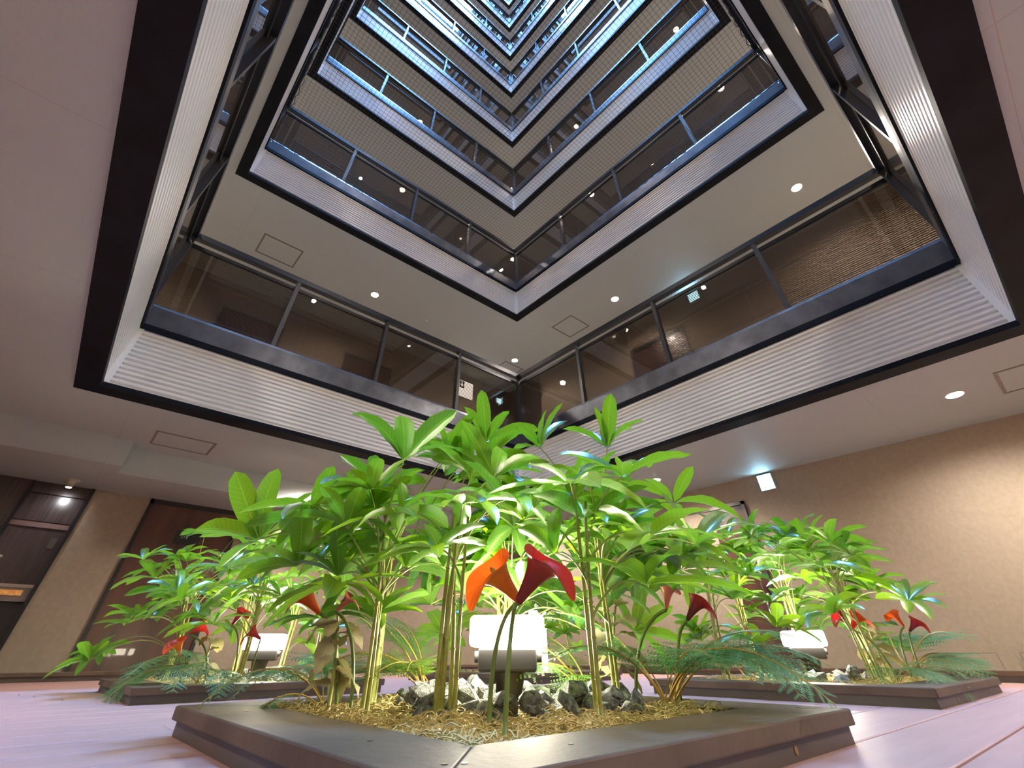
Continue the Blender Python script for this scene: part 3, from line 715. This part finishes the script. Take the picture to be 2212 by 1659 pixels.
def umbrella_plant(base, whorls, label, grp, seed, nst=3, top=None, unique=True, wfun=None, spread=.02):
    """base (x,y); whorls: list of (x,y,z,L[,elev])"""
    rn = random.Random(seed); root = empty('umbrella_plant', (base[0], base[1], -.105), label, 'plant', grp)
    O = Vector((base[0], base[1], -.105))
    stems = []
    for s_ in range(nst):
        a = rn.random()*6.28; p0 = Vector((math.cos(a), math.sin(a), 0))*spread*rn.uniform(.3, 1)
        tz = (top or .33)*rn.uniform(.8, 1.1); lean = Vector((rn.uniform(-.05, .05), rn.uniform(-.05, .05), 0))
        mx = sum((Vector((w_[0], w_[1], 0)) for w_ in whorls), Vector())/len(whorls)-Vector((base[0], base[1], 0))
        p2 = p0+mx*.28+lean*.6+Vector((0, 0, tz)); p1 = p0+Vector((0, 0, tz*.6))
        pts = bez(p0, p1, p2, 14); b = MB(); node_tube(b, pts, rn.uniform(.0042, .0068)); b.build('stem', M['stem'], root, True); stems.append(pts)
    for i, w_ in enumerate(whorls):
        W_ = Vector(w_[:3])-O; L = w_[3]
        pts = stems[i % nst]; q = max(4, int(14*rn.uniform(.55, 1))) if W_.z > pts[-1].z*.8 else int(14*max(.25, min(1, W_.z/pts[-1].z*.75)))
        q = min(q, len(pts)-1); s0 = pts[q]
        ctl = s0+(W_-s0)*.45+Vector((0, 0, .30*(Vector((W_.x-s0.x, W_.y-s0.y, 0)).length)+.02))
        b = MB(); b.tube(bez(s0, ctl, W_, 8), [.0028-.0012*j/8 for j in range(9)], 6); b.build('petiole', M['petiole'], root, True)
        out = Vector((W_.x-s0.x, W_.y-s0.y, 0))
        tl = min(.75, out.length*1.6)*rn.uniform(.5, 1.1)
        ax = Vector((0, 0, 1)).cross(out.normalized()) if out.length > .01 else Vector((1, 0, 0))
        rot = Matrix.Rotation(tl, 3, ax) @ Matrix.Rotation(rn.random()*6.28, 3, 'Z')
        if unique:
            me = whorl_mesh(seed*31+i, L, None, w_[4] if len(w_) > 4 else rn.uniform(.15, .75), rn.choice(('leaf', 'leaf', 'leafb'))); sc = 1
        else: me = rn.choice(shared_whorls); sc = L/.17
        inst('leaf_whorl', me, root, W_, rot, sc)
    return root
WH = [(0.415, 1.285, 0.315, 0.2), (0.574, 1.111, 0.428, 0.19), (0.53, 1.02, 0.263, 0.16), (0.636, 0.897, 0.279, 0.14), (0.822, 1.007, 0.405, 0.16), (0.758, 1.177, 0.499, 0.17, .8),
(0.769, 0.67, 0.299, 0.16), (0.96, 0.949, 0.512, 0.15, .8), (0.832, 1.063, 0.529, 0.16, .9), (0.925, 0.631, 0.336, 0.17), (1.139, 0.815, 0.517, 0.16, .9), (0.944, 0.603, 0.207, 0.17), (0.93, 0.624, 0.115, 0.17),
(0.923, 0.766, 0.266, 0.17), (0.906, 0.862, 0.199, 0.12), (0.616, 0.971, 0.193, 0.15), (0.5, 1.2, 0.135, 0.18), (0.638, 1.133, 0.175, 0.14), (0.36, 1.508, 0.259, 0.19), (0.632, 1.36, 0.408, 0.16),
(0.998, 1.119, 0.365, 0.17), (1.4, 0.775, 0.384, 0.17), (0.61, 1.37, 0.25, 0.16), (1.289, 0.948, 0.378, 0.17), (0.931, 1.301, 0.303, 0.16), (1.085, 1.243, 0.313, 0.15), (1.304, 0.741, 0.219, 0.16), (0.552, 1.502, 0.249, 0.16), (0.748, 0.874, 0.302, 0.15)]
rn = random.Random(11)
for _ in range(60):
    a = rn.random()*6.28; rr = .62*math.sqrt(rn.random()); x = .98+rr*math.cos(a); y = 1.17+rr*math.sin(a)
    if math.hypot(x, y) < 1.22: continue
    WH.append((round(x, 3), round(y, 3), round(.55-.55*(rr/.62)**2*.5-rn.random()*.25, 3), rn.uniform(.13, .17)))
for _ in range(34):
    a = rn.uniform(-.35, .35)+PI/2-YAW; rr = rn.uniform(1.3, 1.85)
    WH.append((round(rr*math.cos(a), 3), round(rr*math.sin(a), 3), round(rn.uniform(.06, .34), 3), rn.uniform(.12, .16)))
FB = [((.608, 1.196), 'leftmost stems in front planter, carrying the big left leaf fan', 3), ((.692, 1.000), 'thick stem bundle just left of the front lamp', 5),
      ((.905, .780), 'two dark stems just right of the front lamp', 2), ((1.10, .86), 'slender stems at the right side of the front planter', 3),
      ((1.12, 1.30), 'stems behind the front lamp in the front planter', 4), ((.74, 1.38), 'stems at the back left of the front planter', 3)]
groups = [[] for _ in FB]
for w_ in WH:
    j = min(range(len(FB)), key=lambda q: math.hypot(FB[q][0][0]-w_[0], FB[q][0][1]-w_[1])+(.0 if q < 4 else 0)); groups[j].append(w_)
for j, ((bx_, tx, nst), ws) in enumerate(zip(FB, groups)):
    umbrella_plant(bx_, ws, 'umbrella plant, '+tx, 'umbrella plants of the front planter', 70+j, nst, .42, True, spread=.022)
def dome(key, cx, cy, rad, htop, cnt, bases, seed, Ls=(.13, .175), drop=.5, low=-.0):
    rn = random.Random(seed); ws = [[] for _ in bases]
    for _ in range(cnt):
        a = rn.random()*6.28; rr = rad*math.sqrt(rn.random()); x = cx+rr*math.cos(a); y = cy+rr*math.sin(a)
        z = htop*(1-drop*(rr/rad)**2)-rn.random()**1.5*htop*.55
        j = min(range(len(bases)), key=lambda q: math.hypot(bases[q][0]-x, bases[q][1]-y)); ws[j].append((x, y, z, rn.uniform(*Ls)))
    txt = ['frontmost clump', 'left clump', 'right clump', 'rear clump', 'middle clump', 'rear right clump']
    for j, (bs, w_) in enumerate(zip(bases, ws)):
        if not w_: continue
        umbrella_plant(bs, w_, 'umbrella plant in the %s, its %s of stems' % (PTXT[key], txt[j]), 'umbrella plants of the %s' % PTXT[key], seed*7+j, 4, .40, False, spread=.03)
dome('left', .86, 3.48, .72, .66, 72, [(.85, 3.05), (.62, 3.55), (1.28, 3.2), (1.0, 3.8), (1.2, 3.55)], 21)
dome('right', 3.03, 1.14, .57, .60, 66, [(2.78, .80), (2.62, 1.40), (3.30, .95), (3.1, 1.45), (3.15, 1.2)], 22)
dome('back', 2.95, 3.35, .60, .55, 40, [(2.70, 3.0), (2.60, 3.6), (3.32, 3.05), (3.3, 3.75)], 23)

# ------------------------------------------------------------------ ferns
def frond_mesh(seed, m='fern', npair=18, stipe=.30, droop=1.5, e0=1.1):
    """unit length frond along +x, arching"""
    rn = random.Random(seed); b = MB(); n = 26; pts = []; dirs = []; p_ = Vector((0, 0, 0)); e = e0; yaw = 0; yb = rn.uniform(-.4, .4)
    for i in range(n+1):
        d = Vector((math.cos(e)*math.cos(yaw), math.cos(e)*math.sin(yaw), math.sin(e))); pts.append(p_.copy()); dirs.append(d); p_ = p_+d/n; e -= droop/n; yaw += yb/n
    def at(t):
        f_ = min(t*n, n-1e-6); i = int(f_); q = f_-i; return pts[i]*(1-q)+pts[i+1]*q, dirs[i]
    for s_ in range(n):
        pass
    b.tube(pts[::2], [.0065*(1-.8*i/13)+.001 for i in range(len(pts[::2]))], 4, fm=1)
    while len(b.uv) < len(b.v): b.uv.append((.1, .1))
    for i in range(npair):
        t = stipe+(1-stipe)*(i+.3)/npair; c, d = at(t)
        q = (i+.3)/npair; ln = .33*math.sin(PI*min(1, q*.82+.16))**.8*(1-.25*q)
        for s_ in (-1, 1):
            sd = d.cross(Vector((0, 0, 1))); sd = sd.normalized() if sd.length > .05 else Vector((0, 1, 0)); sd = sd*s_
            upn = sd.cross(d)*s_; pd = (sd*.92+d*.38+Vector((0, 0, -.12))+upn*rn.uniform(-.1, .15)).normalized()
            np2 = 9 if ln > .05 else 4
            for g in range(np2):
                u = (g+.5)/np2; o_ = c+pd*ln*u; pl_ = ln*.13*(1-u*.75)+.005
                for s2 in (-1, 1):
                    dd = (d*s2*.9+pd*.45).normalized(); wv = pd*ln/np2*.30
                    n0 = len(b.v); b.v += [tuple(o_-wv*.7), tuple(o_+wv*.7), tuple(o_+dd*pl_*.75+wv*.75), tuple(o_+dd*pl_+wv*.25), tuple(o_+dd*pl_*.7-wv*.5)]
                    b.uv += [(.1, .3), (.2, .3), (.3, .9), (.2, .95), (.15, .6)]
                    fc = (n0, n0+1, n0+2, n0+3, n0+4); b.f.append(fc if s2*s_ < 0 else tuple(reversed(fc))); b.fm.append(0)
            n0 = len(b.v); tip = c+pd*ln; b.v += [tuple(c-d*.004), tuple(c+d*.004), tuple(tip)]; b.uv += [(.1, .1), (.2, .1), (.15, .9)]; b.f.append((n0, n0+1, n0+2)); b.fm.append(0)
    o = mesh('frond', b.v, b.f, None, None, False, b.uv, [M[m], M['fernstem']], b.fm); me = o.data; bpy.data.objects.remove(o); return me
FR = {m: [frond_mesh(300+i+(20 if m == 'ferny' else 0), m, droop=1.2+.35*i, e0=1.15-.12*i) for i in range(4)] for m in ('fern', 'ferny')}
def fern(x, y, fronds, label, m, seed, z=-.103):
    rn = random.Random(seed); root = empty('fern', (x, y, z), label, 'fern', 'ferns in the planters')
    for (az, L, var) in fronds:
        inst('frond', FR[m][var], root, (rn.uniform(-.015, .015), rn.uniform(-.015, .015), 0), (rn.uniform(-.2, .2), rn.uniform(-.1, .1), R(az)), L)
fern(.93, 1.42, [(150, .40, 0), (175, .38, 1), (120, .42, 0), (200, .30, 1), (95, .36, 0), (230, .28, 1), (135, .36, 2)], 'bright green fern left of the front lamp, near the back edge', 'fern', 1)
fern(.62, 1.44, [(120, .33, 2), (160, .34, 2), (90, .30, 1), (190, .30, 3), (60, .26, 1)], 'drooping fern over the back left edge of the front planter', 'ferny', 2)
fern(1.22, 1.06, [(120, .28, 1), (170, .30, 1), (90, .30, 0), (200, .26, 2), (145, .32, 0)], 'yellow lit fern just right of the front lamp', 'fern', 3)
fern(1.19, .80, [(-50, .40, 1), (-20, .40, 1), (10, .36, 1), (-75, .42, 1), (-104, .46, 2), (-92, .36, 1), (40, .32, 1), (150, .32, 1), (-35, .46, 2), (80, .30, 0), (170, .36, 1), (120, .34, 0), (-118, .34, 1)], 'large blue green fern hanging over the right edge of the front planter', 'ferny', 4)
fern(.66, 3.0, [(150, .42, 2), (175, .48, 3), (200, .44, 2), (235, .40, 2), (270, .36, 2), (120, .36, 1), (300, .32, 2)], 'spreading teal fern at the left end of the left rear planter', 'ferny', 5)
fern(1.15, 3.0, [(200, .3, 2), (240, .34, 3), (270, .34, 2), (300, .36, 3), (330, .30, 2), (20, .26, 1)], 'fern drooping over the front edge of the left rear planter', 'ferny', 6)
fern(3.30, .80, [(-10, .46, 1), (-35, .5, 2), (15, .46, 1), (-60, .42, 2), (-90, .36, 3), (-120, .34, 2), (50, .34, 1), (-25, .55, 1)], 'fern with long fronds at the right end of right rear planter', 'ferny', 7)
fern(2.86, .76, [(-60, .28, 2), (-100, .3, 3), (-140, .28, 2), (180, .26, 2), (-30, .26, 1)], 'low teal fern at the front edge of the right rear planter', 'ferny', 8)
fern(2.66, 1.30, [(180, .32, 1), (140, .34, 1), (100, .32, 0), (220, .30, 2), (250, .28, 1), (60, .28, 1)], 'green fern at the left end of the right rear planter', 'fern', 9)
fern(2.75, 2.98, [(200, .30, 1), (240, .32, 2), (160, .30, 1), (290, .28, 2), (120, .28, 0)], 'small fern in the furthest planter beside the lantern', 'fern', 10)

# ------------------------------------------------------------------ felted cream foliage plants
def felt_plant(x, y, label, seed, hh=.20, cnt=11, L=.075, lean=(0, 0)):
    rn = random.Random(seed); root = empty('felt_leaf_plant', (x, y, -.105), label, 'plant', 'cream felted foliage plants')
    b = MB(); pts = bez(Vector((0, 0, 0)), Vector((0, 0, hh*.6)), Vector((lean[0], lean[1], hh)), 8); b.tube(pts, [.005-.002*i/8 for i in range(9)], 7); b.build('stem', M['petiole'], root, True)
    for i in range(cnt):
        t = .3+.7*i/(cnt-1); p_ = pts[min(8, int(t*8))]; bb = MB(); l = L*rn.uniform(.8, 1.3)
        leaf_into(bb, (0, 0, 0), 0, rn.uniform(-.5, .6), l, l*.62, rn.uniform(.7, 1.5), rn, rn.uniform(-.4, .4), n=7, fold=.15, wav=.003)
        o = mesh('leaf', bb.v, bb.f, M['felt'], root, True, bb.uv); o.location = p_; o.rotation_euler = (0, 0, i*2.4+rn.random())
felt_plant(.575, 1.30, 'cream felted leaf plant at the left of the front planter', 1, .19, 15, .085, (-.02, .01))
felt_plant(1.17, .93, 'cream felted leaf plant behind the big fern, front planter right', 2, .21, 14, .08, (.02, -.02))
felt_plant(.70, 3.20, 'cream felted leaf plant among the left rear planter stems', 3, .2, 10, .09)
felt_plant(3.16, .86, 'cream felted leaf plant among the right rear planter stems', 4, .24, 13, .10)

# ------------------------------------------------------------------ calla lilies
def calla(base, top, m, label, size=.10, az=0, tilt=.5, seed=0, open_=1.0):
    rn = random.Random(seed); O = Vector((base[0], base[1], -.105)); T = Vector(top)-O
    root = empty('calla_lily', O, label, 'flower', 'calla lilies in the planters')
    h = Vector((math.cos(az), math.sin(az), 0))
    ctl = Vector((T.x*.15, T.y*.15, T.z*.75)); 
    ax = (Vector((0, 0, 1))*math.cos(tilt)+h*math.sin(tilt)).normalized()
    throat = T-ax*size*.55
    pts = bez(Vector((0, 0, 0)), ctl, throat, 12); b = MB(); b.tube(pts, [.0045-.0006*i/12 for i in range(13)], 8); b.build('stem', M['bloomstem'], root, True)
    # spathe : flaring funnel, longer and pointed on the outward side
    s1 = h.cross(Vector((0, 0, 1))).normalized(); s2 = s1.cross(ax)*1.0; s2 = (h-ax*h.dot(ax)).normalized() if tilt < 1.4 else Vector((0, 0, -1))
    v = []; uv = []; f = []; NT = 11; NA = 28
    for i in range(NT+1):
        t = i/NT; r_ = size*(.06+.14*t+.16*open_*t**3)
        for j in range(NA):
            a = 2*PI*j/NA; front = (1+math.cos(a))/2; hgt = size*t*(1.0+.12*front-.18*(1-front))
            rr = r_*(1+.25*front*t**2); curl = size*.20*(t**6)*(.4+.9*front)*open_
            tipx = size*.22*(t**6)*max(0, math.cos(a))**10
            w_ = .015*size*math.sin(3*a+seed)*t*4*.6
            q = ax*(hgt-curl-w_-tipx*.6)+(s2*math.cos(a)+s1*math.sin(a))*(rr+tipx+curl*.25)
            v.append(tuple(throat+q)); uv.append((.5+.45*math.sin(a), t*.3))
    for i in range(NT):
        for j in range(NA):
            k = (j+1) % NA; f.append((i*NA+k, i*NA+j, (i+1)*NA+j, (i+1)*NA+k))
    f.append(tuple(range(NA))); o = mesh('spathe', v, f, M[m], root, True, uv); sd = o.modifiers.new('s', 'SUBSURF'); sd.levels = 1; sd.render_levels = 1
    b = MB(); b.tube([throat+ax*size*.15, throat+ax*size*.45, throat+ax*size*.72, throat+ax*size*.78], [size*.045, size*.05, size*.04, size*.012], 10); b.build('spadix', M['spadix'], root, True)
calla((.681, .840), (.693, .828, .128), 'b_orange', 'orange calla lily in front of the front lamp', .125, R(175), .95, 1)
calla((.639, .747), (.712, .730, .128), 'b_dark', 'dark maroon calla lily in front of the front lamp, right of the orange one', .125, R(-75), .8, 2)
calla((.600, 1.31), (.480, 1.335, .112), 'b_orange', 'orange calla lily at the left of the front planter behind a drooping leaf', 0.081, R(160), .9, 3)
calla((.607, 1.25), (.560, 1.280, .110), 'b_pink', 'pink calla lily at the left of the front planter', 0.056, R(-40), .8, 4)
calla((1.19, .89), (1.232, .765, .122), 'b_pink', 'pink calla lily rising behind the big right hand fern', 0.063, R(-20), .4, 5, .7)
calla((1.215, .78), (1.246, .700, .095), 'b_dark', 'dark red calla lily above the big right hand fern', 0.074, R(-40), .8, 6)
calla((.80, 2.98), (.723, 2.925, .165), 'b_red', 'red calla lily standing left of the left rear lamp', 0.089, R(-60), .6, 7, .8)
calla((.60, 3.10), (.534, 3.10, .046), 'b_orange', 'orange calla lily low at the left end of left rear planter', 0.096, R(-150), .7, 8)
calla((.72, 3.15), (.624, 3.20, .118), 'b_red', 'red orange calla lily over the stems of the left rear planter', 0.096, R(-10), 1.1, 9)
calla((.88, 2.98), (.833, 2.986, .095), 'b_red', 'pale red calla lily just above the left rear lamp', 0.089, R(170), 1.1, 10)
calla((2.90, .76), (2.886, .818, .122), 'b_orange', 'orange calla lily right of the right rear lamp', 0.096, R(-60), .8, 11)
calla((2.95, .84), (2.921, .888, .132), 'b_dark', 'dark maroon calla lily touching the orange one, right rear planter', 0.081, R(150), .9, 12)
calla((3.20, .78), (3.217, .733, .139), 'b_orange', 'orange calla lily near the right end of the right rear planter', 0.081, R(60), .5, 13)
calla((3.22, .74), (3.235, .675, .110), 'b_dark', 'maroon calla lily rightmost in the right rear planter', 0.081, R(-60), .9, 14)
calla((2.80, 1.22), (2.816, 1.296, .080), 'b_pink', 'pink calla lily left of the right rear lamp', 0.104, R(100), .8, 15)

# ------------------------------------------------------------------ lift the whole place so the deck surface is at height 0
for o in list(S.objects):
    if o.parent is None: o.location.z += LIFT
